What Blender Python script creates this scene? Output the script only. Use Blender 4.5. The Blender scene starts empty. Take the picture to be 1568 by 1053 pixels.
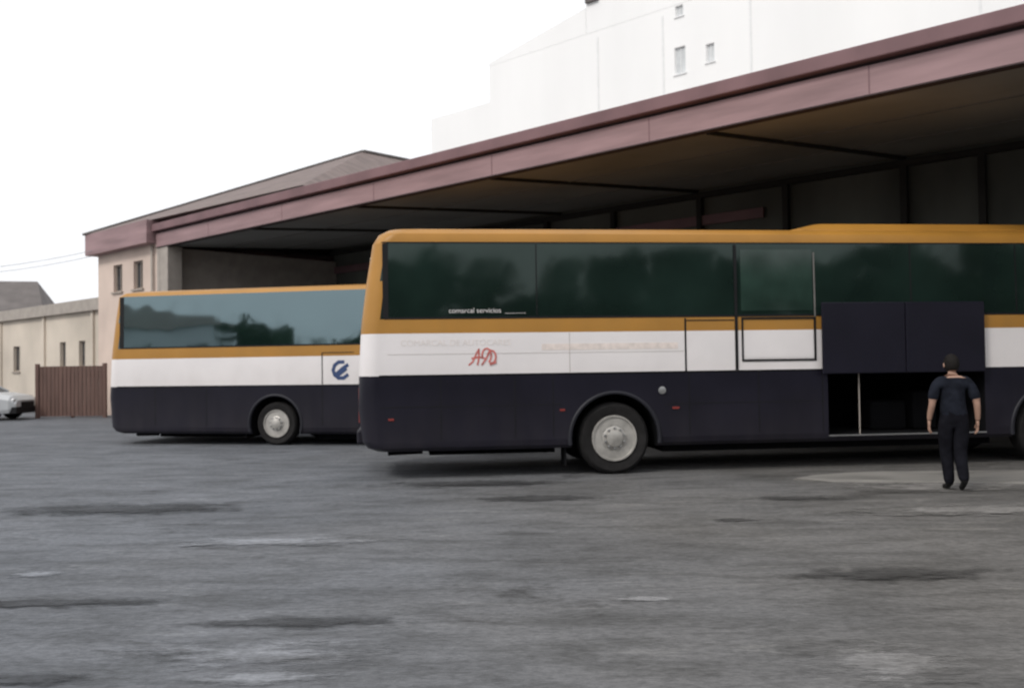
import bpy, bmesh, math, random
from mathutils import Vector, Matrix
random.seed(7)
scene=bpy.context.scene
# ------------------------------------------------------------------ materials
def mat(name,col,rough=.6,metal=0,var=.12,scale=3.0,bump=0.0,bscale=None,spec=.5,coat=0,stretch=(1,1,1),col2=None,bdist=.02,tint=None,ior=1.5):
    m=bpy.data.materials.new(name); m.use_nodes=True
    nt=m.node_tree; n=nt.nodes; l=nt.links
    b=n['Principled BSDF']
    tc=n.new('ShaderNodeTexCoord'); mp=n.new('ShaderNodeMapping'); mp.inputs['Scale'].default_value=stretch
    l.new(tc.outputs['Object'],mp.inputs['Vector'])
    nz=n.new('ShaderNodeTexNoise'); nz.inputs['Scale'].default_value=scale; nz.inputs['Detail'].default_value=6
    l.new(mp.outputs[0],nz.inputs['Vector'])
    rp=n.new('ShaderNodeValToRGB')
    c1=[c*(1-var) for c in col]; c2=[min(1,c*(1+var)) for c in (col2 or col)]
    rp.color_ramp.elements[0].position=.3; rp.color_ramp.elements[0].color=(*c1,1)
    rp.color_ramp.elements[1].position=.7; rp.color_ramp.elements[1].color=(*c2,1)
    l.new(nz.outputs['Fac'],rp.inputs['Fac']); l.new(rp.outputs[0],b.inputs['Base Color'])
    b.inputs['Roughness'].default_value=rough; b.inputs['Metallic'].default_value=metal
    b.inputs['Specular IOR Level'].default_value=spec; b.inputs['IOR'].default_value=ior
    b.inputs['Coat Weight'].default_value=coat
    if tint: b.inputs['Specular Tint'].default_value=(*tint,1)
    if bump>0:
        n2=n.new('ShaderNodeTexNoise'); n2.inputs['Scale'].default_value=bscale or scale*6; n2.inputs['Detail'].default_value=5 if bscale!=1.1 else 1
        l.new(mp.outputs[0],n2.inputs['Vector'])
        bp=n.new('ShaderNodeBump'); bp.inputs['Strength'].default_value=bump; bp.inputs['Distance'].default_value=bdist
        l.new(n2.outputs['Fac'],bp.inputs['Height']); l.new(bp.outputs[0],b.inputs['Normal'])
    return m
def dirty(name,col,rough,spec,zlo,zhi,dust=(.16,.14,.12),amt=.35,var=.12):
    m=mat(name,col,rough,var=var,scale=1.2,spec=spec); nt=m.node_tree;n=nt.nodes;l=nt.links;b=n['Principled BSDF']
    src=b.inputs['Base Color'].links[0].from_socket
    tc=n.new('ShaderNodeTexCoord'); sx=n.new('ShaderNodeSeparateXYZ'); l.new(tc.outputs['Object'],sx.inputs[0])
    mr=n.new('ShaderNodeMapRange'); mr.inputs[1].default_value=zhi; mr.inputs[2].default_value=zlo; mr.inputs[3].default_value=0; mr.inputs[4].default_value=1
    l.new(sx.outputs['Z'],mr.inputs[0])
    nz=n.new('ShaderNodeTexNoise'); nz.inputs['Scale'].default_value=2.5; nz.inputs['Detail'].default_value=7
    mp=n.new('ShaderNodeMapping'); mp.inputs['Scale'].default_value=(1.6,1,.5); l.new(tc.outputs['Object'],mp.inputs[0]); l.new(mp.outputs[0],nz.inputs['Vector'])
    mu=n.new('ShaderNodeMath'); mu.operation='MULTIPLY'; l.new(mr.outputs[0],mu.inputs[0]); l.new(nz.outputs['Fac'],mu.inputs[1])
    m2=n.new('ShaderNodeMath'); m2.operation='MULTIPLY'; m2.inputs[1].default_value=amt; l.new(mu.outputs[0],m2.inputs[0])
    mx=n.new('ShaderNodeMixRGB'); mx.inputs[2].default_value=(*dust,1); l.new(m2.outputs[0],mx.inputs[0]); l.new(src,mx.inputs[1])
    l.new(mx.outputs[0],b.inputs['Base Color']); return m
M={}
M['navy']=dirty('navy_paint',(.0105,.0098,.0175),.38,.2,.3,1.3,dust=(.10,.09,.09),amt=.25,var=.2)
M['navylip']=mat('navy_arch_lip',(.018,.018,.024),.5,var=.2,spec=.3)
M['white']=dirty('white_paint',(.80,.76,.755),.4,.4,1.2,1.75,dust=(.45,.40,.36),amt=.4,var=.05)
M['gold']=dirty('ochre_paint',(.42,.20,.035),.42,.35,1.9,3.7,dust=(.3,.2,.08),amt=.3,var=.12)
M['glass']=mat('dark_tinted_glass',(.010,.020,.0165),.06,var=.4,scale=.7,spec=.5,bump=.12,bscale=1.1,bdist=.05,tint=(.85,1,.95))
M['glassf']=mat('reflective_tinted_glass',(.008,.019,.015),.04,var=.3,scale=.7,spec=.9,bump=.16,bscale=1.1,bdist=.05,tint=(.68,.90,1),ior=2.0)
M['glass2']=mat('green_tinted_glass',(.022,.044,.035),.08,var=.35,scale=1.5,spec=.6)
M['black']=mat('black_trim',(.008,.008,.009),.55,var=.2,spec=.25)
M['interior']=mat('dark_interior',(.006,.006,.007),.9,var=.2,spec=.1)
M['rubber']=mat('tyre_rubber',(.018,.017,.017),.85,var=.25,scale=8,bump=.2,spec=.2)
M['alu']=mat('wheel_metal',(.44,.42,.39),.42,metal=.4,var=.2,scale=7)
M['chrome']=mat('grey_metal',(.4,.4,.4),.35,metal=.8,var=.1)
M['red']=mat('red_lens',(.22,.035,.03),.3,var=.1)
M['redp']=mat('red_marking',(.55,.15,.13),.5,var=.35,scale=14)
M['peach']=mat('faded_lettering',(.75,.69,.66),.5,var=.1,scale=12)
M['peach2']=mat('faded_orange_band',(.77,.68,.63),.5,var=.12,scale=12)
M['blue']=mat('blue_marking',(.03,.06,.16),.5,var=.1)
M['fascia']=mat('mauve_fascia',(.30,.195,.20),.6,var=.22,scale=.8,stretch=(.6,1,5),spec=.3)
M['fascia2']=mat('mauve_gutter',(.19,.11,.117),.6,var=.22,scale=.8,spec=.3)
M['groove']=mat('shadow_line_mauve',(.045,.027,.028),.8)  # dark mauve: the shadow line under the gutter is put into the colour
M['ceil']=mat('soffit_panels',(.27,.265,.25),.85,var=.2,scale=.35,spec=.2)
M['beam']=mat('dark_steel',(.035,.033,.030),.7,var=.2,spec=.2)
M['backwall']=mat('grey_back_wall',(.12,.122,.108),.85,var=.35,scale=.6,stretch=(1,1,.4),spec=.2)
M['cream']=mat('cream_render',(.62,.50,.43),.9,var=.14,scale=.5,bump=.1,bscale=20)
M['cream2']=mat('pale_render',(.58,.51,.43),.9,var=.16,scale=.4,bump=.1,bscale=20)
M['pillar']=mat('concrete_pillar',(.36,.32,.285),.85,var=.12)
M['strip']=mat('soffit_joint',(.16,.155,.145),.85,var=.1)
M['roof']=mat('brown_roof',(.18,.14,.13),.85,var=.22,scale=1.0,stretch=(1,4,1),bump=.3)
M['roofg']=mat('grey_roof',(.14,.125,.12),.85,var=.2,scale=1.0,bump=.3)
M['tower']=mat('white_render',(.90,.895,.89),.9,var=.035,scale=.25,stretch=(1,1,.25))
M['towerg']=mat('pale_window',(.60,.62,.63),.5,var=.1)
M['towers']=mat('pale_joint',(.82,.82,.82),.9,var=.05)
M['win']=mat('window_glass',(.05,.055,.06),.2,var=.2)
M['frame']=mat('window_frame',(.32,.27,.23),.7)
M['gate']=mat('brown_slats',(.125,.07,.056),.7,var=.25,scale=2,stretch=(6,6,.5))
M['wire']=mat('cable',(.35,.35,.37),.7)
M['pole']=mat('wood_pole',(.16,.13,.11),.9)
M['conc']=mat('worn_concrete',(.205,.195,.18),.9,var=.3,scale=1.5,bump=.4,bscale=30,stretch=(.6,1.4,1))
M['carp']=mat('silver_car_paint',(.50,.51,.52),.3,metal=.2,var=.04)
M['skin']=mat('skin',(.38,.23,.17),.55,var=.08,scale=10)
M['hair']=mat('dark_hair',(.012,.010,.009),.7,var=.3,scale=30,bump=.4,spec=.15)
M['shirt']=mat('navy_shirt',(.013,.015,.022),.95,var=.35,scale=9,bump=.7,bscale=11,spec=.1)
M['trouser']=mat('dark_trousers',(.008,.008,.011),.95,var=.35,scale=9,bump=.7,bscale=9,spec=.08)
M['shoe']=mat('black_shoes',(.008,.008,.008),.5,spec=.3)
M['leaf']=mat('tree_leaves',(.055,.08,.04),.7,var=.5,scale=.5)
M['bark']=mat('bark',(.09,.07,.05),.9,var=.3,scale=6)
# ------------------------------------------------------------------ helpers
def empty(name,loc=(0,0,0),rz=0):
    e=bpy.data.objects.new(name,None); scene.collection.objects.link(e)
    e.location=loc; e.rotation_euler=(0,0,rz); e.empty_display_size=.3
    return e
def obj(name,verts,faces,mats,parent=None,idx=None,smooth=False,bevel=0,seg=2):
    me=bpy.data.meshes.new(name); me.from_pydata([tuple(v) for v in verts],[],faces)
    if not isinstance(mats,(list,tuple)): mats=[mats]
    for m in mats:
        if m: me.materials.append(m)
    if idx:
        for p,i in zip(me.polygons,idx): p.material_index=i
    bm=bmesh.new(); bm.from_mesh(me); bmesh.ops.recalc_face_normals(bm,faces=bm.faces); bm.to_mesh(me); bm.free()
    if smooth:
        for p in me.polygons: p.use_smooth=True
    me.update()
    o=bpy.data.objects.new(name,me); scene.collection.objects.link(o)
    if parent: o.parent=parent
    if bevel>0:
        b=o.modifiers.new('b','BEVEL'); b.width=bevel; b.segments=seg; b.limit_method='ANGLE'
    return o
BF=[(0,1,3,2),(4,6,7,5),(0,4,5,1),(2,3,7,6),(0,2,6,4),(1,5,7,3)]
def boxdata(x0,x1,y0,y1,z0,z1):
    return [(x,y,z) for x in (x0,x1) for y in (y0,y1) for z in (z0,z1)],BF
def box(name,x0,x1,y0,y1,z0,z1,m,parent=None,bevel=0):
    v,f=boxdata(x0,x1,y0,y1,z0,z1); return obj(name,v,f,m,parent,bevel=bevel)
def boxes(name,lst,m,parent=None,bevel=0):
    V=[];F=[]
    for b in lst:
        v,f=boxdata(*b); k=len(V); V+=v; F+=[tuple(i+k for i in q) for q in f]
    return obj(name,V,F,m,parent,bevel=bevel)
def beam(name,p0,p1,w,h,m,parent=None):
    p0=Vector(p0);p1=Vector(p1); d=(p1-p0).normalized()
    up=Vector((0,0,1)) if abs(d.z)<.95 else Vector((1,0,0))
    s=d.cross(up).normalized()*w/2; u=s.cross(d).normalized()*h/2
    V=[p+a*s+b*u for p in (p0,p1) for a in (-1,1) for b in (-1,1)]
    return obj(name,V,BF,m,parent)
def tube(name,pts,r,m,parent=None,n=8):
    V=[];F=[]
    pts=[Vector(p) for p in pts]
    for i,p in enumerate(pts):
        d=(pts[min(i+1,len(pts)-1)]-pts[max(i-1,0)]).normalized()
        up=Vector((0,0,1)) if abs(d.z)<.9 else Vector((1,0,0))
        s=d.cross(up).normalized(); u=s.cross(d)
        rr=r[i] if isinstance(r,(list,tuple)) else r
        for k in range(n):
            a=2*math.pi*k/n; V.append(p+s*math.cos(a)*rr+u*math.sin(a)*rr)
    for i in range(len(pts)-1):
        for k in range(n):
            F.append((i*n+k,i*n+(k+1)%n,(i+1)*n+(k+1)%n,(i+1)*n+k))
    F.append(tuple(range(n))); F.append(tuple((len(pts)-1)*n+k for k in range(n)))
    return obj(name,V,F,m,parent,smooth=True)
def lathe_y(name,prof,cx,cy,cz,m,parent=None,n=40,idx=None,sgn=1):
    V=[];F=[];I=[]
    for r,y in prof:
        for k in range(n):
            a=2*math.pi*k/n; V.append((cx+math.cos(a)*r,cy+y*sgn,cz+math.sin(a)*r))
    for i in range(len(prof)-1):
        for k in range(n):
            F.append((i*n+k,i*n+(k+1)%n,(i+1)*n+(k+1)%n,(i+1)*n+k)); I.append(idx[i] if idx else 0)
    F.append(tuple(range(n)));I.append(I[0])
    F.append(tuple((len(prof)-1)*n+k for k in range(n)));I.append(I[-2])
    o=obj(name,V,F,m,parent,idx=I,smooth=True)
    es=o.modifiers.new('e','EDGE_SPLIT'); es.split_angle=math.radians(40)
    return o
def rrect(z,x0,x1,y0,y1,r,n=6):
    P=[]
    for cx,cy,a0 in ((x1-r,y1-r,0),(x0+r,y1-r,90),(x0+r,y0+r,180),(x1-r,y0+r,270)):
        for k in range(n+1):
            a=math.radians(a0+90*k/n); P.append((cx+r*math.cos(a),cy+r*math.sin(a),z))
    return P
def apply_mods(o):
    dg=bpy.context.evaluated_depsgraph_get(); dg.update()
    me=bpy.data.meshes.new_from_object(o.evaluated_get(dg)); o.modifiers.clear(); o.data=me
def boolcut(o,cutters):
    for c in cutters:
        b=o.modifiers.new('c','BOOLEAN'); b.object=c; b.operation='DIFFERENCE'; b.solver='EXACT'
        try: b.material_mode='TRANSFER'
        except Exception: pass
    apply_mods(o)
    for c in cutters: bpy.data.objects.remove(c,do_unlink=True)
def text(name,s,size,loc,m,parent,ext=.003,shear=0):
    cu=bpy.data.curves.new(name,'FONT'); cu.body=s; cu.size=size; cu.extrude=ext; cu.shear=shear
    o=bpy.data.objects.new(name+'_c',cu); scene.collection.objects.link(o)
    dg=bpy.context.evaluated_depsgraph_get(); dg.update()
    me=bpy.data.meshes.new_from_object(o.evaluated_get(dg)); bpy.data.objects.remove(o,do_unlink=True)
    me.materials.clear(); me.materials.append(m)
    t=bpy.data.objects.new(name,me); scene.collection.objects.link(t); t.parent=parent
    t.location=loc; t.rotation_euler=(math.radians(90),0,0); return t
# ------------------------------------------------------------------ wheel
def wheel(parent,x,y,z,R,sgn,tag):
    w=.29
    lathe_y('tyre_'+tag,[(R*.60,.02),(R*.66,0),(R*.90,-.01),(R*.97,.02),(R,.06),(R,w-.06),(R*.97,w-.02),(R*.6,w)],x,y,z,M['rubber'],parent,sgn=-sgn)
    lathe_y('rim_'+tag,[(R*.64,.0),(R*.63,-.022),(R*.59,-.022),(R*.55,.045),(R*.42,.03),(R*.32,-.005),(R*.24,-.012),(R*.23,-.045),(R*.12,-.06),(R*.03,-.062)],x,y,z,M['alu'],parent,sgn=-sgn)
    V=[];F=[]
    for i in range(10):
        a=2*math.pi*i/10
        k=len(V)
        for r_,da in ((R*.36,-.19),(R*.535,-.23),(R*.535,.23),(R*.36,.19)):
            base=.005 if r_<R*.42 else .036
            V.append((x+math.cos(a+da)*r_,y-sgn*base+sgn*.006,z+math.sin(a+da)*r_))
        F.append((k,k+1,k+2,k+3))
    obj('rim_holes_'+tag,V,F,M['black'],parent)
    L=[]
    for i in range(10):
        a=2*math.pi*(i+.5)/10; cx=x+math.cos(a)*R*.28; cz=z+math.sin(a)*R*.28
        ys=sorted((y+sgn*0.0,y+sgn*.045))
        L.append((cx-.014,cx+.014,ys[0],ys[1],cz-.014,cz+.014))
    boxes('wheel_nuts_'+tag,L,M['chrome'],parent,bevel=.004)
# ------------------------------------------------------------------ coach
def make_bus(name,loc,rz,zs,L,rear_wheel,front_wheel,bay=None,R=.52,glass='glass'):
    e=empty(name,loc,rz)
    zsk,zw,zg,zgl,zrim,ztop=zs
    W=2.5
    lv=[(zsk,.07,.24,.15),(zsk+.05,.02,.12,.1),(zsk+.14,0,.05,.05),(1.0,0,.0,.0),(zw,0,.01,.0),(zg,0,.04,.02),(zgl,0,.06,.05),
        ((zgl+zrim)/2,.007,.13,.16),(zrim,.016,.22,.32),(zrim+.55*(ztop-zrim),.06,.30,.42),(ztop-.04,.15,.42,.55),(ztop-.012,.32,.6,.75),(ztop,.6,.95,1.1)]
    bm_=[0,0,0,0,1,2,3,3,2,2,2,2]
    V=[];F=[];I=[]
    n=6
    for z,ins,rx,fx in lv:
        r=.26 if z<zrim+.01 else .3
        V+=rrect(z,rx,L-fx,ins,W-ins,r,n)
    N=4*(n+1)
    for i in range(len(lv)-1):
        for k in range(N):
            q=(i*N+k,i*N+(k+1)%N,(i+1)*N+(k+1)%N,(i+1)*N+k)
            m=bm_[i]
            cx=sum(V[j][0] for j in q)/4
            if m==3 and cx<.36 : m=2
            F.append(q);I.append(m)
    F.append(tuple(range(N)));I.append(4)
    F.append(tuple((len(lv)-1)*N+k for k in range(N)));I.append(2)
    mats=[M['navy'],M['white'],M['gold'],M[glass],M['interior']]
    body=obj('body_shell',V,F,mats,None,idx=I)
    cut=[]
    def cyl(x,y0,y1,r):
        n=40; V=[];
        for y in (y0,y1):
            for k in range(n):
                a=2*math.pi*k/n; V.append((x+r*math.cos(a),y,R+r*math.sin(a)))
        F=[tuple(range(n)),tuple(range(n,2*n))]+[(k,(k+1)%n,n+(k+1)%n,n+k) for k in range(n)]
        return obj('cut',V,F,mats,None,idx=[4]*len(F))
    for x in (rear_wheel,front_wheel):
        cut.append(cyl(x,-.2,.8,R+.12)); cut.append(cyl(x,W-.8,W+.2,R+.12))
    if bay:
        v,f=boxdata(bay[0],bay[1],-.2,1.9,bay[2],bay[3]); cut.append(obj('cut',v,f,mats,None,idx=[4]*6))
    boolcut(body,cut)
    body.parent=e
    for p in body.data.polygons: p.use_smooth=True
    bv=body.modifiers.new('es','EDGE_SPLIT'); bv.split_angle=math.radians(28)
    wn=body.modifiers.new('wn','WEIGHTED_NORMAL'); wn.weight=100; wn.mode='FACE_AREA'
    for t,x in (('rear',rear_wheel),('front',front_wheel)):
        wheel(e,x,.07,R,R,-1,t+'_near'); wheel(e,x,W-.07,R,R,1,t+'_far')
        for side,yo in (('near',0),('far',W)):
            V=[];F=[]; nn=28; s=-1 if side=='near' else 1
            a0=math.degrees(math.asin(max(-.9,(zsk+.04-R)/(R+.15))))
            for k in range(nn+1):
                a=math.radians(a0+(180-2*a0)*k/nn)
                for rr,yy in ((R+.115,yo-s*.05),(R+.115,yo+s*.018),(R+.165,yo+s*.010),(R+.17,yo-s*.01)):
                    V.append((x+rr*math.cos(a),yy,R+rr*math.sin(a)))
            for k in range(nn):
                for j in range(3): F.append((k*4+j,k*4+j+1,k*4+4+j+1,k*4+4+j))
            obj('arch_lip_'+t+'_'+side,V,F,M['navylip'],e,smooth=True)
        box('axle_'+t,x-.1,x+.1,.3,W-.3,R-.1,R+.1,M['interior'],e)
    boxes('underframe',[(1.0,rear_wheel-.8,.5,W-.5,zsk-.1,zsk-.002),(rear_wheel+.8,front_wheel-.8,.35,W-.35,zsk-.12,zsk-.002)],M['interior'],e)
    boxes('mud_flaps',[(rear_wheel-.72,rear_wheel-.70,.1,.45,.14,zsk+.05),(rear_wheel-.72,rear_wheel-.70,W-.45,W-.1,.14,zsk+.05)],M['interior'],e)
    tube('exhaust',[(.9,.6,zsk-.04),(.4,.55,zsk-.05)],.045,M['interior'],e)
    box('rear_window',.17,.3,.45,W-.45,zgl+.1,zrim-.15,M['glass'],e,bevel=.02)
    boxes('tail_lamps',[(-.004,.06,.34,.42,.8,1.3),(-.004,.06,W-.42,W-.34,.8,1.3)],M['red'],e,bevel=.01)
    box('rear_bumper',-.03,.2,.3,W-.3,zsk+.1,zsk+.3,M['navy'],e,bevel=.03)
    box('engine_grille',-.008,.05,.6,W-.6,.85,1.3,M['black'],e)
    box('windscreen',L-.15,L+.008,.2,W-.2,1.55,zgl+.12,M['glass'],e,bevel=.02)
    boxes('headlamps',[(L-.1,L+.015,.25,.6,.65,.85),(L-.1,L+.015,W-.6,W-.25,.65,.85)],M['chrome'],e,bevel=.02)
    for y,t in ((-.02,'near'),(W+.02,'far')):
        s=-1 if t=='near' else 1
        tube('mirror_arm_'+t,[(L-.45,y-s*.1,zrim),(L+.1,y+s*.12,zrim+.02),(L+.3,y+s*.15,zrim-.15)],.025,M['black'],e)
        box('mirror_'+t,L+.22,L+.36,y+s*.15-.11,y+s*.15+.11,zrim-.6,zrim-.15,M['black'],e,bevel=.03)
    return e
def slopey(z,zgl,zrim):
    if z<=zgl: return 0
    mid=(zgl+zrim)/2
    return .007*(z-zgl)/(mid-zgl) if z<mid else .007+.009*(z-mid)/(zrim-mid)
def sidepanel(name,e,x0,x1,z0,z1,m,zgl,zrim,proud=.004):
    V=[]
    mid=(zgl+zrim)/2
    zz=[z0]+[t for t in (zgl,mid) if z0<t<z1]+[z1]
    for z in zz:
        y=slopey(z,zgl,zrim)
        V+=[(x0,y-proud,z),(x1,y-proud,z),(x1,y+.01,z),(x0,y+.01,z)]
    F=[]
    for i in range(len(zz)-1):
        for k in range(4): F.append((i*4+k,i*4+(k+1)%4,i*4+4+(k+1)%4,i*4+4+k))
    F+=[(0,1,2,3),tuple(len(V)-4+k for k in range(4))]
    return obj(name,V,F,m,e)
# --- near coach
zs1=(.40,1.463,2.055,2.256,3.33,3.585)
a1=math.atan2(.117,.993)
bus=make_bus('coach_bus',(-2.159,12.673,0),a1,zs1,12.4,3.65,10.45,bay=(6.87,9.36,.5,1.42))
P=lambda nm,x0,x1,z0,z1,m,pr=.004: sidepanel(nm,bus,x0,x1,z0,z1,m,2.256,3.33,pr)
P('window_seam_1',2.53,2.545,2.30,3.31,M['black']); P('window_seam_3',8.2,8.22,2.3,3.31,M['black']); P('window_seam_4',9.9,9.92,2.3,3.31,M['black'])
P('glass_lower_edge',.38,11.9,2.256,2.285,M['black'],.006)
P('door_glass',5.56,6.66,2.34,3.24,M['glass2'],.008)
P('door_frame_left',5.46,5.50,1.48,3.31,M['black'],.016)
P('door_frame_right',6.68,6.70,2.25,3.2,M['strip'],.012)
P('rear_glass_edge',.36,.44,2.27,3.32,M['black'],.003)
hb=[(5.56,6.70,2.215,2.245),(5.56,6.70,1.60,1.63),(5.56,5.585,1.63,2.215),(6.67,6.70,1.63,2.215)]
for i,(a,b,c,d) in enumerate(hb): P('hatch_frame_%d'%i,a,b,c,d,M['black'],.012)
P('hatch_panel',5.6,6.655,1.65,2.055,M['white'],.006)
P('panel_joint_1',4.70,4.725,1.47,2.24,M['black'],.006)
P('panel_joint_top',4.73,5.45,2.2,2.215,M['black'],.006)
P('white_joint',.42,4.69,1.76,1.764,M['pillar'],.003)
P('white_joint_b',3.0,3.006,1.47,2.05,M['pillar'],.003)
for i,x in enumerate((1.15,2.2,2.75,4.75,5.8,6.78)):
    P('skirt_joint_%d'%i,x,x+.012,.56,1.45,M['black'],.003)
P('skirt_trim',.3,2.9,1.02,1.03,M['black'],.003)
P('skirt_trim_front',4.4,6.8,1.0,1.01,M['black'],.003)
P('belt_trim',.3,6.8,1.455,1.475,M['black'],.008)
P('gutter_trim',.35,11.8,3.33,3.345,M['black'],.010)
lathe_y('fuel_cap',[(.055,.01),(.055,-.015),(.02,-.02)],4.35,0,1.2,M['chrome'],bus,n=20)
boxes('side_markers',[(.42,.5,-.012,.01,.84,.87),(2.85,2.92,-.012,.01,.93,.96),(4.5,4.6,-.012,.01,.93,.96)],M['red'],bus)
for i,(a,b) in enumerate(((6.74,8.035),(8.045,9.30))):
    box('luggage_door_%d'%i,a,b,-.13,-.09,1.40,2.45,M['navy'],bus,bevel=.015)
    for x in (a+.08,b-.08):
        beam('door_arm_%d_%d'%(i,int(x*10)),(x,.05,1.40),(x,-.10,1.7),.03,.03,M['beam'],bus)
box('luggage_sill',6.87,9.36,-.02,.06,.48,.498,M['chrome'],bus)
box('luggage_strut',7.36,7.375,.02,.035,.5,1.42,M['pillar'],bus)
boxes('suitcase_stack',[(7.9,8.5,.7,1.2,.5,.95),(8.55,8.95,.6,1.1,.5,1.1)],M['interior'],bus,bevel=.04)
V=[];F=[]
rg=[rrect(3.5,6.45,11.2,.32,2.18,.15,3),rrect(3.6,6.55,11.1,.36,2.14,.15,3),rrect(3.70,6.95,10.7,.5,2.0,.15,3)]
for r in rg: V+=r
N=16
for i in range(2):
    for k in range(N): F.append((i*N+k,i*N+(k+1)%N,(i+1)*N+(k+1)%N,(i+1)*N+k))
F+=[tuple(range(N)),tuple(2*N+k for k in range(N))]
obj('roof_air_unit',V,F,M['gold'],bus)
def strokes(name,paths,w,m,parent,ox,oz,y=-.004,sc=1):
    V=[];F=[]
    for pth in paths:
        for i in range(len(pth)-1):
            a=Vector((pth[i][0],pth[i][1]));b=Vector((pth[i+1][0],pth[i+1][1])); d=(b-a)
            if d.length==0: continue
            nrm=Vector((-d.y,d.x)).normalized()*w/2; e_=d.normalized()*w*.3
            k=len(V)
            for p in (a-nrm-e_,b-nrm+e_,b+nrm+e_,a+nrm-e_): V.append((ox+p.x*sc,y-.0003*len(F),oz+p.y*sc))
            F.append((k,k+1,k+2,k+3))
    return obj(name,V,F,m,parent)
def arc(cx,cy,rx,ry,a0,a1,n=9): return [(cx+rx*math.cos(math.radians(a0+(a1-a0)*k/n)),cy+ry*math.sin(math.radians(a0+(a1-a0)*k/n))) for k in range(n+1)]
strokes('emblem',[[(0,.02),(.05,.06),(.11,.19),(.14,.24)],[(.14,.24),(.14,.12),(.12,.02)],[(.04,.11),(.14,.13),(.22,.11)],arc(.25,.15,.065,.10,200,-60),[(.18,.02),(.24,.10),(.30,.23)],arc(.32,.13,.06,.09,150,-120),[(.30,.02),(.38,.05)]],.024,M['redp'],bus,1.56,1.585,sc=1.0)
text('side_lettering','COMARCAL DE AUTOCARES',.12,(.6,-.001,1.88),M['peach'],bus,ext=.002)
P('faded_band',2.6,4.6,1.80,1.89,M['peach2'],.0025)
text('window_lettering','comarcal servicios  ______',.10,(1.28,-.003,2.34),M['white'],bus)
# --- far coach
zs2=(.24,1.24,1.83,2.05,3.17,3.31)
a2=math.atan2(-.208,.978)
bus2=make_bus('coach_bus',(-8.78,19.62,0),a2,zs2,12.0,3.96,10.0,R=.45,glass='glassf')
Q=lambda nm,x0,x1,z0,z1,m,pr=.004: sidepanel(nm,bus2,x0,x1,z0,z1,m,2.05,3.17,pr)
Q('glass_edge',.38,11.5,2.05,2.08,M['black'],.006)
Q('rear_glass_edge',.36,.46,2.07,3.16,M['black'],.003)
Q('panel_joint',5.0,5.02,1.26,1.90,M['black'],.005); Q('white_panel_joint',5.02,5.7,1.89,1.905,M['black'],.005)
Q('belt_trim',.3,11.5,1.232,1.25,M['black'],.008)
for i,x in enumerate((1.2,2.4,5.0,6.2)): Q('skirt_joint_%d'%i,x,x+.012,.42,1.22,M['black'],.003)
strokes('emblem',[[(math.cos(t/10*6.28)*.17,math.sin(t/10*6.28)*.17) for t in range(2,10)],[(-.1,-.08),(.02,.02),(.14,.1)],[(-.06,-.1),(.1,.02)]],.07,M['blue'],bus2,5.42,1.54)
# ------------------------------------------------------------------ canopy
P0=(6.9,12.3,0); AC=math.atan2(-.685,.728)
can=empty('bus_depot_canopy',P0,AC)
U0,U1=-25.4,14
box('fascia_lower',U0,U1,0,.16,5.60,6.04,M['fascia'],can)
box('fascia_groove',U0+.02,U1,.06,.16,6.04,6.10,M['groove'],can)
box('gutter',U0-.05,U1,-.14,.16,6.10,6.34,M['fascia2'],can,bevel=.02)
box('fascia_drip',U0,U1,-.02,.18,5.575,5.598,M['groove'],can)
boxes('fascia_joints',[(u,u+.02,-.004,.02,5.6,6.04) for u in (-22,-18,-14,-10,-6,-2,2)],M['fascia2'],can)
V=[(U0,.16,5.62),(U1,.16,5.62),(U1,7.2,6.12),(U0,7.2,6.12),(U0,.16,6.3),(U1,.16,6.3),(U1,7.2,6.62),(U0,7.2,6.62)]
obj('roof_slab',V,[(0,1,2,3),(4,5,6,7),(0,1,5,4),(2,3,7,6),(0,3,7,4),(1,2,6,5)],M['ceil'],can)
for i,u in enumerate((5.2,.2,-4.9,-10.2,-14.9,-19.8)):
    beam('cross_beam_%d'%i,(u,.2,5.60),(u+.9,7.0,6.06),.07,.07,M['beam'],can)
for i,y in enumerate((2.4,4.7)):
    z=5.62+(y-.16)*.5/7.04
    boxes('panel_strip_%d'%i,[(U0,U1,y,y+.03,z-.02,z+.004)],M['strip'],can)
box('rear_beam',U0,U1,6.85,7.0,5.86,6.0,M['beam'],can)
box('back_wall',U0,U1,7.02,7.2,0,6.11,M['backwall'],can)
boxes('wall_posts',[(u-.07,u+.07,6.86,7.015,0,5.86) for u in (10,7,4,1,-2.4,-4.0,-6.8,-9.2,-12,-14.5,-17.2,-20,-22.6)],M['beam'],can)
box('mauve_band',U0,-7.4,6.9,7.0,5.15,5.40,M['fascia2'],can)
boxes('wall_rail',[(U0,U1,6.93,6.99,4.0,4.1)],M['beam'],can)
box('end_wall',U0,U0+.18,.02,7.0,0,5.6,M['pillar'],can)
box('end_pillar',U0+.2,U0+.75,.02,.5,0,5.57,M['pillar'],can)
box('support_column',9.5,9.8,.2,.5,0,5.57,M['beam'],can)
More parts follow.
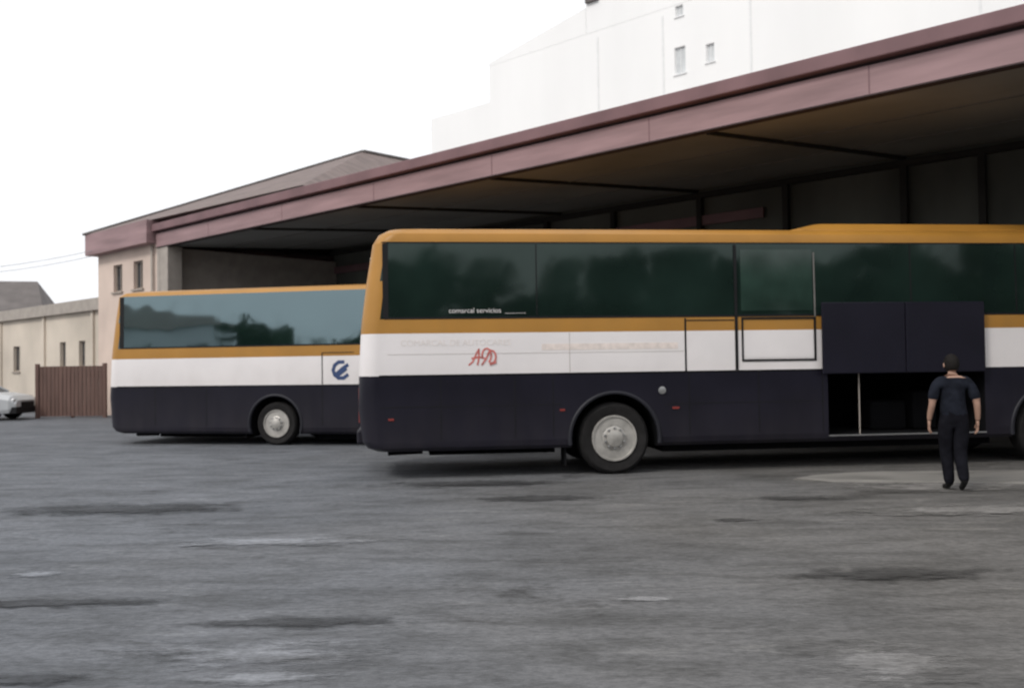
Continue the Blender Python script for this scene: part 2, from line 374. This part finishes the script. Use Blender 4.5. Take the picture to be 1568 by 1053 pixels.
# ------------------------------------------------------------------ walls with openings
def wall(name,parent,u0,u1,y,z0,z1,ops,m,gm,fm,depth=.15,sill=True):
    us=sorted(set([u0,u1]+[o[0] for o in ops]+[o[1] for o in ops])); zz=sorted(set([z0,z1]+[o[2] for o in ops]+[o[3] for o in ops]))
    V=[];F=[]
    def q(*p):
        k=len(V); V.extend(p); F.append((k,k+1,k+2,k+3))
    for i in range(len(us)-1):
        for j in range(len(zz)-1):
            cu=(us[i]+us[i+1])/2; cz=(zz[j]+zz[j+1])/2
            if any(o[0]<cu<o[1] and o[2]<cz<o[3] for o in ops): continue
            q((us[i],y,zz[j]),(us[i+1],y,zz[j]),(us[i+1],y,zz[j+1]),(us[i],y,zz[j+1]))
    G=[];S=[]
    for a,b,c,d in ops:
        q((a,y,c),(b,y,c),(b,y+depth,c),(a,y+depth,c)); q((a,y,d),(b,y,d),(b,y+depth,d),(a,y+depth,d))
        q((a,y,c),(a,y,d),(a,y+depth,d),(a,y+depth,c)); q((b,y,c),(b,y,d),(b,y+depth,d),(b,y+depth,c))
        G.append((a-.01,b+.01,y+depth-.01,y+depth+.02,c-.01,d+.01))
        t=.05
        S+=[(a,a+t,y+depth-.05,y+depth-.012,c,d),(b-t,b,y+depth-.05,y+depth-.012,c,d),(a+t,b-t,y+depth-.05,y+depth-.012,c,c+t),(a+t,b-t,y+depth-.05,y+depth-.012,d-t,d),((a+b)/2-.02,(a+b)/2+.02,y+depth-.048,y+depth-.012,c+t,d-t)]
        if sill: S.append((a-.08,b+.08,y-.06,y+.06,c-.07,c-.004))
    o=obj(name,V,F,m,parent)
    if ops: boxes(name+'_glass',G,gm,parent); boxes(name+'_frames',S,fm,parent)
    return o
dep=empty('depot_building',P0,AC)
wall('front_wall',dep,-30.2,-25.42,.1,0,5.75,[(-28.9,-28.2,4.35,5.3),(-27.3,-26.6,4.35,5.3),(-28.9,-28.0,1.0,2.4)],M['cream'],M['win'],M['frame'])
boxes('side_walls',[(-30.2,-30.0,.102,14.6,0,5.75),(-30.0,-17.7,14.4,14.6,0,6.4),(-17.9,-17.7,7.3,14.4,0,6.4)],M['cream'],dep)
box('eave_fascia',-30.42,-25.5,-.28,.3,5.75,6.5,M['fascia'],dep)
box('eave_side',-30.42,-30.1,.302,14.8,5.75,6.5,M['fascia'],dep)
A=[(-30.5,-.32,6.505),(-17.4,.25,6.505),(-17.4,14.9,6.505),(-30.5,14.9,6.505),(-23.9,7.3,9.65),(-23.9,9.5,9.65)]
obj('hip_roof',A,[(0,1,4),(1,2,5,4),(2,3,5),(3,0,4,5),(0,1,2,3)],M['roof'],dep)
beam('hip_ridge_left',(-30.5,-.32,6.53),(-23.9,7.3,9.68),.16,.06,M['roofg'],dep)
beam('hip_ridge_cap',(-23.9,7.3,9.68),(-23.9,9.5,9.68),.2,.08,M['roofg'],dep)
tube('downpipe',[(-25.75,.02,5.7),(-25.75,.02,.1)],.05,M['pillar'],dep)
ann=empty('annex_building',P0,AC)
wall('front_wall',ann,-60,-30.22,.5,0,3.85,[(-33.0,-32.4,1.75,2.75),(-34.9,-34.3,1.75,2.75),(-40.2,-39.4,1.6,2.7),(-44,-43,1.6,2.7)],M['cream2'],M['win'],M['frame'])
box('parapet',-60,-30.24,.3,7,3.852,4.3,M['pillar'],ann)
box('rear_volume',-60,-30.24,.9,6.9,0,3.84,M['cream2'],ann)
boxes('pilasters',[(-31.7,-31.5,.42,.498,0,3.84),(-36.6,-36.4,.42,.498,0,3.84),(-41.8,-41.6,.42,.498,0,3.84)],M['cream2'],ann)
gt=empty('slatted_gate',(-16.1,31.0,0),0)
L=[(i*.135,i*.135+.115,-.02,.02,.06,1.76) for i in range(16)]
boxes('slats',L,M['gate'],gt); boxes('rails',[(0,2.15,.022,.06,.3,.38),(0,2.15,.022,.06,1.4,1.48)],M['gate'],gt)
boxes('posts',[(-.12,-.01,-.06,.06,0,1.85),(1.03,1.12,.061,.15,0,1.7),(2.17,2.28,-.06,.06,0,1.85)],M['gate'],gt)
hs=empty('gabled_house',(-37.6,62,0),math.radians(15))
wall('front_wall',hs,-5,5,0,0,5.2,[(-3.5,-2.5,3.2,4.5),(-.5,.5,3.2,4.5),(2.5,3.5,3.2,4.5)],M['cream2'],M['win'],M['frame'])
boxes('walls',[(-5,-4.8,.01,8,0,5.2),(4.8,5,.01,8,0,5.2),(-4.8,4.8,7.8,8,0,5.2)],M['cream2'],hs)
obj('roof',[(-5.4,-.5,5.1),(5.4,-.5,5.1),(5.4,8.5,5.1),(-5.4,8.5,5.1),(-4.0,4,8.2),(3.9,4,8.2)],[(0,1,5,4),(1,2,5),(2,3,4,5),(3,0,4),(0,1,2,3)],M['roofg'],hs)
box('chimney',-1.2,-.7,4.5,5.1,7,8.9,M['pillar'],hs)
# apartment building
ap=empty('apartment_building',(-1.25,60,0),AC)
wops=[(14.4,15.1,17.5,19.0),(16.4,16.9,17.7,18.7),(14.5,15.0,20.7,21.3)]
wall('front_wall',ap,0,55,0,0,21.38,wops,M['tower'],M['towerg'],M['towers'])
boxes('block_volume',[(.01,55,.3,14,0,21.37)],M['tower'],ap)
obj('raked_parapet',[(0,0,21.39),(8.2,0,21.39),(8.2,0,23.0),(0,0,21.6),(0,13,21.39),(8.2,13,21.39),(8.2,13,23.0),(0,13,21.6)],[(0,1,2,3),(4,5,6,7),(0,1,5,4),(1,2,6,5),(2,3,7,6),(3,0,4,7)],M['tower'],ap)
box('upper_storey',8.22,55,.0,13,21.39,26,M['tower'],ap)
box('lower_block',-6.5,-.02,.6,12,0,19.25,M['tower'],ap)
boxes('pilaster_joints',[(u,u+.12,-.03,-.005,0,21.0) for u in (9,13.6,19,30)],M['towers'],ap)
boxes('chimney_stack',[(8.3,9.2,-.2,.5,23.2,23.9)],M['roofg'],ap)
# power line
pl=empty('utility_pole',(-24.5,36,0),0)
tube('mast',[(0,0,0),(0,0,7)],[.14,.09],M['pole'],pl)
box('crossarm',-.06,.06,-.6,.6,5.4,5.52,M['pole'],pl)
for i,(dz,dy) in enumerate(((0,-.5),(-.06,.5))):
    pts=[]
    for k in range(13):
        t=k/12; pts.append((t*9.6,dy+t*(-3.2-dy*.4),5.55+dz+.35*t-.5*4*t*(1-t)*.5))
    tube('cable_%d'%i,pts,.011,M['wire'],pl,n=5)
# ------------------------------------------------------------------ car
car=empty('parked_car',(-20.45,30.6,0),0)
st=[(0,.45,.62,.70),(.12,.28,.85,.80),(.5,.22,.95,.84),(1.2,.2,.93,.85),(2.9,.2,.92,.85),(3.4,.2,.90,.84),(3.95,.24,.80,.80),(4.15,.34,.66,.70)]
V=[];F=[]
for x,zb,zt,w in st:
    V+=[(x,-w+.04,zb),(x,-w,zb+.12),(x,-w,zt-.14),(x,-w+.07,zt-.03),(x,-w+.25,zt),(x,w-.25,zt),(x,w-.07,zt-.03),(x,w,zt-.14),(x,w,zb+.12),(x,w-.04,zb)]
n=10
for i in range(len(st)-1):
    for k in range(n): F.append((i*n+k,i*n+(k+1)%n,(i+1)*n+(k+1)%n,(i+1)*n+k))
F+=[tuple(range(n)),tuple((len(st)-1)*n+k for k in range(n))]
cb=obj('body',V,F,[M['carp'],M['interior']],None,bevel=.02)
def ccut(x):
    n=28;V=[]
    for y in (-1.2,1.2):
        for k in range(n):
            a=2*math.pi*k/n; V.append((x+.36*math.cos(a),y,.31+.36*math.sin(a)))
    return obj('cut',V,[tuple(range(n)),tuple(range(n,2*n))]+[(k,(k+1)%n,n+(k+1)%n,n+k) for k in range(n)],[M['carp'],M['interior']],None,idx=[1]*(n+2))
boolcut(cb,[ccut(.75),ccut(3.3)]); cb.parent=car
V=[(.35,-.76,.90),(3.15,-.76,.90),(3.15,.76,.90),(.35,.76,.90),(.8,-.6,1.36),(2.3,-.6,1.36),(2.3,.6,1.36),(.8,.6,1.36)]
obj('greenhouse',V,[(0,1,5,4),(1,2,6,5),(2,3,7,6),(3,0,4,7),(4,5,6,7),(0,1,2,3)],M['win'],car,bevel=.03)
obj('roof',[(.72,-.63,1.36),(2.36,-.63,1.36),(2.36,.63,1.36),(.72,.63,1.36),(.85,-.55,1.42),(2.2,-.55,1.42),(2.2,.55,1.42),(.85,.55,1.42)],[(0,1,5,4),(1,2,6,5),(2,3,7,6),(3,0,4,7),(4,5,6,7),(0,1,2,3)],M['carp'],car,bevel=.02)
for s in (-1,1):
    beam('a_pillar_%d'%s,(3.1,s*.775,.93),(2.3,s*.62,1.38),.05,.05,M['carp'],car); beam('b_pillar_%d'%s,(1.7,s*.775,.93),(1.65,s*.62,1.38),.05,.05,M['carp'],car)
    beam('c_pillar_%d'%s,(.4,s*.775,.93),(.8,s*.62,1.38),.09,.07,M['carp'],car)
for x in (.75,3.3):
    wheel(car,x,-.80,.31,.31,-1,'a%d'%x); wheel(car,x,.80,.31,.31,1,'b%d'%x)
boxes('headlamps',[(3.98,4.10,-.72,-.42,.56,.70),(3.98,4.10,.42,.72,.56,.70)],M['chrome'],car,bevel=.02)
box('grille',4.10,4.17,-.4,.4,.42,.6,M['black'],car); boxes('bumper',[(3.9,4.2,-.76,.76,.22,.44),(1.1,2.95,-.87,-.84,.2,.36)],M['black'],car,bevel=.02)
# ------------------------------------------------------------------ ground
g=obj('ground',[(-600,-600,0),(600,-600,0),(600,600,0),(-600,600,0)],[(0,1,2,3)],None)
def asphalt(name='asphalt',gain=1.0,soft=False):
    m=bpy.data.materials.new(name); m.use_nodes=True; nt=m.node_tree; n=nt.nodes; l=nt.links; b=n['Principled BSDF']
    tc=n.new('ShaderNodeTexCoord'); ge=n.new('ShaderNodeNewGeometry')
    def noise(sc,stretch,det=6,rough=.55,dist=0):
        mp=n.new('ShaderNodeMapping'); mp.inputs['Scale'].default_value=stretch; mp.inputs['Rotation'].default_value=(0,0,.06)
        l.new(ge.outputs['Position'],mp.inputs['Vector'])
        z=n.new('ShaderNodeTexNoise'); z.inputs['Scale'].default_value=sc; z.inputs['Detail'].default_value=det; z.inputs['Roughness'].default_value=rough; z.inputs['Distortion'].default_value=dist
        l.new(mp.outputs[0],z.inputs['Vector']); return z
    def ramp(src,p0,c0,p1,c1):
        r=n.new('ShaderNodeValToRGB'); r.color_ramp.elements[0].position=p0; r.color_ramp.elements[0].color=(*c0,1)
        r.color_ramp.elements[1].position=p1; r.color_ramp.elements[1].color=(*c1,1); l.new(src,r.inputs['Fac']); return r
    def mul(a,bb,fac=1,mode='MULTIPLY'):
        x=n.new('ShaderNodeMixRGB'); x.blend_type=mode; x.inputs[0].default_value=fac; l.new(a,x.inputs[1]); l.new(bb,x.inputs[2]); return x.outputs[0]
    sx=n.new('ShaderNodeSeparateXYZ'); l.new(ge.outputs['Position'],sx.inputs[0])
    nb=noise(.16,(1,1,1),3)
    ma=n.new('ShaderNodeMath'); ma.operation='MULTIPLY_ADD'; ma.inputs[1].default_value=.09; ma.inputs[2].default_value=0.02; l.new(sx.outputs['X'],ma.inputs[0])
    mb=n.new('ShaderNodeMath'); mb.operation='ADD'; l.new(ma.outputs[0],mb.inputs[0]); l.new(nb.outputs['Fac'],mb.inputs[1])
    G=gain*1.58
    big=ramp(mb.outputs[0],.2,(.094*G,.099*G,.109*G),.85,(.090*G,.086*G,.082*G))  # darker and browner to the right: canopy's shading put into the asphalt colour
    med=ramp(noise(.55,(.6,1.3,1),6,.6,.5).outputs['Fac'],.3,(.78,.78,.78),.7,(1.14,1.14,1.14))
    stk=ramp(noise(2.0,(.6,1.7,1),8,.70,.3).outputs['Fac'],.36,(.62,.62,.61),.56,(1.04,1.04,1.04))
    sta=ramp(noise(.9,(.6,1.5,1),7,.7,.6).outputs['Fac'],.32,(.5,.49,.48),.42,(1,1,1))
    fin=ramp(noise(16,(.8,1.2,1),4,.78).outputs['Fac'],.3,(.70,.70,.70),.7,(1.28,1.28,1.28))
    lite=ramp(noise(1.9,(.5,1.6,1),8,.72,.6).outputs['Fac'],.58,(1,1,1),.68,(1.4,1.39,1.36))
    c=mul(big.outputs[0],med.outputs[0]); c=mul(c,stk.outputs[0],.85); c=mul(c,sta.outputs[0],.9); c=mul(c,fin.outputs[0]); c=mul(c,lite.outputs[0])
    l.new(c,b.inputs['Base Color']); b.inputs['Roughness'].default_value=.85; b.inputs['Specular IOR Level'].default_value=.2
    bn=noise(18,(.7,1.4,1),6,.7); bn2=noise(1.6,(.5,1.6,1),4)
    ad=n.new('ShaderNodeMath'); ad.operation='MULTIPLY_ADD'; ad.inputs[1].default_value=3; l.new(bn2.outputs['Fac'],ad.inputs[0]); l.new(bn.outputs['Fac'],ad.inputs[2])
    bp=n.new('ShaderNodeBump'); bp.inputs['Strength'].default_value=.7; bp.inputs['Distance'].default_value=.016
    l.new(ad.outputs[0],bp.inputs['Height']); l.new(bp.outputs[0],b.inputs['Normal'])
    if soft:
        ln=n.new('ShaderNodeVectorMath'); ln.operation='LENGTH'; l.new(tc.outputs['Object'],ln.inputs[0])
        nn=noise(5,(.6,1.6,1),6,.7)
        s1=n.new('ShaderNodeMath'); s1.operation='SUBTRACT'; s1.inputs[0].default_value=1.0; l.new(ln.outputs['Value'],s1.inputs[1])
        s2=n.new('ShaderNodeMath'); s2.operation='MULTIPLY_ADD'; s2.inputs[1].default_value=2.4; l.new(nn.outputs['Fac'],s2.inputs[0]); l.new(s1.outputs[0],s2.inputs[2])
        mr=n.new('ShaderNodeMapRange'); mr.inputs[1].default_value=1.25; mr.inputs[2].default_value=1.9; l.new(s2.outputs[0],mr.inputs[0])
        tb=n.new('ShaderNodeBsdfTransparent'); mx=n.new('ShaderNodeMixShader'); l.new(mr.outputs[0],mx.inputs[0]); l.new(tb.outputs[0],mx.inputs[1]); l.new(b.outputs[0],mx.inputs[2])
        l.new(mx.outputs[0],n['Material Output'].inputs['Surface'])
    return m
g.data.materials.clear(); g.data.materials.append(asphalt())
ML=asphalt('worn_light_asphalt',1.6,True); MD=asphalt('oil_stained_asphalt',.48,True)
pv=[(3.75,12.3),(4.1,12.6),(4.6,12.8),(5.2,12.9),(7,12.8),(9,12.9),(16,13.6),(16,10.9),(9,11.25),(7.4,11.3),(6.2,11.55),(5.0,11.8),(4.2,12.02)]
V=[(x,y,0.0) for x,y in pv]+[(x+(.05 if x<5 else 0),y+(.05 if y<12.3 else -.04),.03) for x,y in pv]; n=len(pv)
obj('concrete_pavement',V,[tuple(range(n,2*n))]+[(i,(i+1)%n,n+(i+1)%n,n+i) for i in range(n)],M['conc'])
pt=empty('asphalt_patches',(0,0,0))
for i,(x,y,rx,ry,m) in enumerate(((-1.45,5.15,.8,.3,ML),(-1.3,4.75,.45,.15,ML),(1.95,4.85,.5,.45,ML),(.88,6.2,.25,.1,ML),(-3.8,7.2,.3,.12,ML),(2.25,9.2,.3,.12,MD),(.3,10.9,.9,.3,MD),(-1.4,5.75,.7,.15,MD),(-3.2,6.3,.9,.12,MD),(3.3,10.6,.7,.2,MD),(-2.6,4.75,.5,.12,MD),(-2.2,8.4,1.2,.25,ML),(5.4,11.4,1.8,.6,ML),(-4.5,10.5,1.6,.5,MD),(2.8,6.8,.9,.25,MD),(4.9,9.6,1.8,.4,ML),(-.6,12.3,1.4,.35,MD))):
    o=obj('patch_%d'%i,[(-1.6,-1.6,0),(1.6,-1.6,0),(1.6,1.6,0),(-1.6,1.6,0)],[(0,1,2,3)],m,pt); o.location=(x,y,.004+.0006*i); o.scale=(rx,ry,1)
# ------------------------------------------------------------------ person
def skin(name,verts,edges,parent,mats,labels,sub=2):
    me=bpy.data.meshes.new(name); me.from_pydata([v[0] for v in verts],[],edges)
    o=bpy.data.objects.new(name,me); scene.collection.objects.link(o)
    o.modifiers.new('s','SKIN')
    for i,v in enumerate(verts):
        r=v[1]; r=(r,r) if not isinstance(r,tuple) else r
        me.skin_vertices[0].data[i].radius=r
        me.skin_vertices[0].data[i].use_root=(i==0)
    sb=o.modifiers.new('u','SUBSURF'); sb.levels=sub; sb.render_levels=sub
    apply_mods(o)
    me=o.data; me.materials.clear()
    for m in mats: me.materials.append(m)
    pts=[Vector(v[0]) for v in verts]
    for p in me.polygons:
        c=p.center; best=min(range(len(pts)),key=lambda i:(pts[i]-c).length)
        lb=labels[best]
        if name=='body' and lb==2 and abs(c.x)<.205 and c.z<1.36: lb=1 if c.z>.95 else 0
        if name=='body' and abs(c.x)<.2 and .2<c.z<1.36: lb=1 if c.z>.93 else 0
        p.material_index=lb
        p.use_smooth=True
    o.parent=parent; return o
per=empty('walking_person',(5.36,11.1,0),math.radians(-8))
S=[((0,0,.90),(.165,.125)),((0,0,.98),(.16,.125)),((0,.005,1.10),(.158,.12)),((0,.01,1.24),(.178,.12)),((0,.0,1.33),(.14,.09)),((0,.005,1.385),(.065,.062)),((0,.015,1.45),(.052,.052)),
 ((-.17,0,1.32),.076),((-.215,-.015,1.22),.068),((-.235,-.02,1.12),.068),((-.240,-.02,1.09),.042),((-.248,-.02,1.04),.042),((-.258,.03,.93),.036),((-.262,.06,.84),.028),
 ((.17,0,1.32),.076),((.22,-.03,1.22),.068),((.242,-.05,1.12),.068),((.247,-.055,1.09),.042),((.255,-.06,1.04),.042),((.266,-.04,.93),.036),((.270,-.02,.84),.028),
 ((-.085,0,.82),.108),((-.082,.04,.66),.098),((-.07,.07,.47),.084),((-.067,.03,.28),.074),((-.065,.0,.11),.066),((-.065,.0,.07),.036),((-.07,.11,.035),.036),((-.073,.18,.03),.028),
 ((.085,-.01,.82),.108),((.078,-.02,.66),.098),((.062,-.02,.47),.084),((.052,-.10,.30),.074),((.048,-.18,.16),.066),((.048,-.19,.12),.036),((.048,-.10,.05),.036),((.048,-.05,.03),.028)]
E=[(0,1),(1,2),(2,3),(3,4),(4,5),(5,6),(4,7),(7,8),(8,9),(9,10),(10,11),(11,12),(12,13),(4,14),(14,15),(15,16),(16,17),(17,18),(18,19),(19,20),(0,21),(21,22),(22,23),(23,24),(24,25),(25,26),(26,27),(27,28),(0,29),(29,30),(30,31),(31,32),(32,33),(33,34),(34,35),(35,36)]
lab=[0,1,1,1,1,2,2]+[1,1,1,2,2,2,2]*2+[0,0,0,0,0,3,3,3]*2
skin('body',S,E,per,[M['trouser'],M['shirt'],M['skin'],M['shoe']],lab)
def head():
    bm=bmesh.new(); bmesh.ops.create_uvsphere(bm,u_segments=28,v_segments=20,radius=1)
    for v in bm.verts:
        x,y,z=v.co
        sx=.076*(1-.22*max(0,-z)**1.3); sy=.096*(1-.12*max(0,-z))
        ny=y*sy; nz=z*.115
        if y>.3 and -.35<z<.15 and abs(x)<.16: ny+=.022*(1-abs(x)/.16)*(1-abs(z+.15)/.35 if abs(z+.15)<.35 else 0)
        if y>.5 and .05<z<.3 and .2<abs(x)<.5: ny-=.006
        if y>.3 and z<-.75: ny+=.012
        v.co=(x*sx,ny,nz)
    me=bpy.data.meshes.new('head')
    for f in bm.faces: f.smooth=True
    bm.to_mesh(me); bm.free(); me.materials.append(M['skin']); me.materials.append(M['hair'])
    for p in me.polygons:
        c=p.center
        if c.z>.055 or (c.y<.02 and c.z>-.06) : p.material_index=1
    o=bpy.data.objects.new('head',me); scene.collection.objects.link(o); o.parent=per; o.location=(0,.03,1.53); o.rotation_euler=(math.radians(-8),0,math.radians(8)); return o
hd=head()
bm=bmesh.new(); bmesh.ops.create_uvsphere(bm,u_segments=24,v_segments=16,radius=1)
rr=random.Random(2)
for v in bm.verts:
    x,y,z=v.co; w=1+rr.uniform(-.03,.03)
    v.co=(x*.086*w,y*.105*w-.008,max(z*.124*w,-.085)+.004)
bmesh.ops.delete(bm,geom=[f for f in bm.faces if (f.calc_center_median().y>.03 and f.calc_center_median().z<.06)],context='FACES')
me=bpy.data.meshes.new('hair'); [setattr(f,'smooth',True) for f in bm.faces]; bm.to_mesh(me); bm.free(); me.materials.append(M['hair'])
ho=bpy.data.objects.new('hair',me); scene.collection.objects.link(ho); ho.parent=hd
for s in (-1,1):
    bm=bmesh.new(); bmesh.ops.create_uvsphere(bm,u_segments=10,v_segments=8,radius=1)
    for v in bm.verts: v.co=(v.co.x*.010+s*.084,v.co.y*.018+.01,v.co.z*.03-.01)
    me=bpy.data.meshes.new('ear'); [setattr(f,'smooth',True) for f in bm.faces]; bm.to_mesh(me); bm.free(); me.materials.append(M['skin'])
    eo=bpy.data.objects.new('ear_%d'%s,me); scene.collection.objects.link(eo); eo.parent=hd
    bm=bmesh.new(); bmesh.ops.create_uvsphere(bm,u_segments=10,v_segments=8,radius=.011)
    for v in bm.verts: v.co+=Vector((s*.03,.082,.005))
    me=bpy.data.meshes.new('eye'); bm.to_mesh(me); bm.free(); me.materials.append(M['shoe'])
    eo=bpy.data.objects.new('eye_%d'%s,me); scene.collection.objects.link(eo); eo.parent=hd
obj('mouth',[(-.022,.0885,-.062),(.022,.0885,-.062),(.018,.087,-.069),(-.018,.087,-.069)],[(0,1,2,3)],M['redp'],hd)
for s,(wx,wy,wz) in ((-1,(-.262,.06,.84)),(1,(.270,-.02,.84))):
    w=Vector((wx,wy,wz))
    fv=[(tuple(w+Vector((0,0,.01))),(.024,.02)),(tuple(w+Vector((0,.005,-.04))),(.016,.034)),(tuple(w+Vector((0,.01,-.085))),(.013,.036))]
    skin('palm_%d'%s,fv,[(0,1),(1,2)],per,[M['skin']],[0]*3)
    for k,(dy,ln) in enumerate(((-.027,.058),(-.009,.07),(.010,.075),(.029,.066))):
        b=w+Vector((0,.01+dy,-.085)); q=[b+Vector((0,0,.012)),b+Vector((-s*.003,.002,-ln*.45)),b+Vector((-s*.014,.004,-ln*.8)),b+Vector((-s*.027,.004,-ln))]
        skin('finger_%d_%d'%(s,k),[(tuple(a),r) for a,r in zip(q,(.0095,.009,.008,.007))],[(0,1),(1,2),(2,3)],per,[M['skin']],[0]*4,sub=1)
    b=w+Vector((0,.028,-.03)); q=[b,b+Vector((-s*.006,.026,-.03)),b+Vector((-s*.014,.034,-.062))]
    skin('thumb_%d'%s,[(tuple(a),r) for a,r in zip(q,(.012,.010,.008))],[(0,1),(1,2)],per,[M['skin']],[0]*3,sub=1)
# ------------------------------------------------------------------ unseen trees added behind the camera to darken the coach glass reflections
tr=empty('added_reflection_trees',(0,0,0))
rnd=random.Random(5); V=[];F=[]
spots=[(-14+t*3.1+rnd.uniform(-1,1),-34+rnd.uniform(-2.5,2.5),11.2+rnd.uniform(-.5,.6)+(max(0,t-13)*.35)) for t in range(27)]
spots+=[(-60+t*3.2,-32+rnd.uniform(-3,3),[7.5,8.5,7.8,8.6,7.2,6.4,5.6,5.2,5.6,5.2,6.0,8.0][t]) for t in range(12)]
for t,(cx,cy,H) in enumerate(spots):
    tube('trunk_%d'%t,[(cx,cy,0),(cx+.1,cy,H*.35),(cx-.1,cy+.1,H*.7)],[.22,.16,.06],M['bark'],tr)
    cl=[(cx+rnd.uniform(-2,2),cy+rnd.uniform(-1.5,1.5),H*rnd.uniform(.1,.88),rnd.uniform(.9,1.5)) for _ in range(26)]
    for x,y,z,r in cl:
        for _ in range(44):
            d=Vector((rnd.gauss(0,1),rnd.gauss(0,1),rnd.gauss(0,1))).normalized()*r*rnd.uniform(.2,1.05)
            c=Vector((x,y,max(.2,z)))+d; a=Vector((rnd.gauss(0,1),rnd.gauss(0,1),rnd.gauss(0,1))).normalized()*.42; b=a.orthogonal().normalized()*.30
            k=len(V); V+=[c-a,c-b,c+a,c+b]; F.append((k,k+1,k+2,k+3))
obj('crowns',V,F,M['leaf'],tr)
wh=empty('added_reflection_block',(-49,-20,0),math.radians(133))  # unseen block added behind the camera for its reflection in the far coach
wall('front_wall',wh,-6,6,0,0,6.4,[(-5,-3.6,2.6,4.2),(-1,.4,2.6,4.2),(3,4.4,2.6,4.2)],M['tower'],M['win'],M['frame'])
boxes('side_walls',[(-6,-5.8,.01,8,0,6.4),(5.8,6,.01,8,0,6.4),(-5.8,5.8,7.8,8,0,6.4)],M['cream'],wh)
obj('roof',[(-6.4,-.5,6.4),(6.4,-.5,6.4),(6.4,8.4,6.4),(-6.4,8.4,6.4),(-6.4,4,8.2),(6.4,4,8.2)],[(0,1,5,4),(1,2,5),(2,3,4,5),(3,0,4),(0,1,2,3)],M['roof'],wh)
# ------------------------------------------------------------------ world, sun, camera
w=bpy.data.worlds.new('World'); scene.world=w; w.use_nodes=True; nt=w.node_tree
bg=nt.nodes['Background']; sk=nt.nodes.new('ShaderNodeTexSky'); sk.sky_type='NISHITA'; sk.sun_disc=False
sk.sun_elevation=math.radians(42); sk.sun_rotation=math.radians(225); sk.dust_density=6; sk.air_density=1.0; sk.ozone_density=1.0
hs_=nt.nodes.new('ShaderNodeHueSaturation'); hs_.inputs['Saturation'].default_value=.25
mx=nt.nodes.new('ShaderNodeMixRGB'); mx.inputs[0].default_value=.88; mx.inputs[2].default_value=(7.7,7.8,8.0,1)
nt.links.new(sk.outputs[0],hs_.inputs['Color']); nt.links.new(hs_.outputs[0],mx.inputs[1]); nt.links.new(mx.outputs[0],bg.inputs['Color']); bg.inputs['Strength'].default_value=.15
sd=bpy.data.lights.new('sun','SUN'); sd.energy=1.3; sd.angle=math.radians(12); sd.color=(1,.96,.9)
so=bpy.data.objects.new('sun',sd); scene.collection.objects.link(so)
el=math.radians(42); d=Vector((math.cos(el)*.7071,math.cos(el)*.7071,-math.sin(el)))
so.rotation_euler=d.to_track_quat('-Z','Y').to_euler()
cd=bpy.data.cameras.new('camera'); co=bpy.data.objects.new('camera',cd); scene.collection.objects.link(co)
cd.lens=32; cd.sensor_width=36; cd.clip_end=3000; cd.clip_start=.05
cd.dof.use_dof=True; cd.dof.focus_distance=3.2; cd.dof.aperture_fstop=3.6
co.matrix_world=Matrix.Translation((0,0,1.6))@Matrix.Rotation(math.radians(91.3),4,'X')@Matrix.Rotation(math.radians(-.8),4,'Z')
scene.camera=co
scene.view_settings.view_transform='Standard'; scene.view_settings.look='None'; scene.view_settings.exposure=0
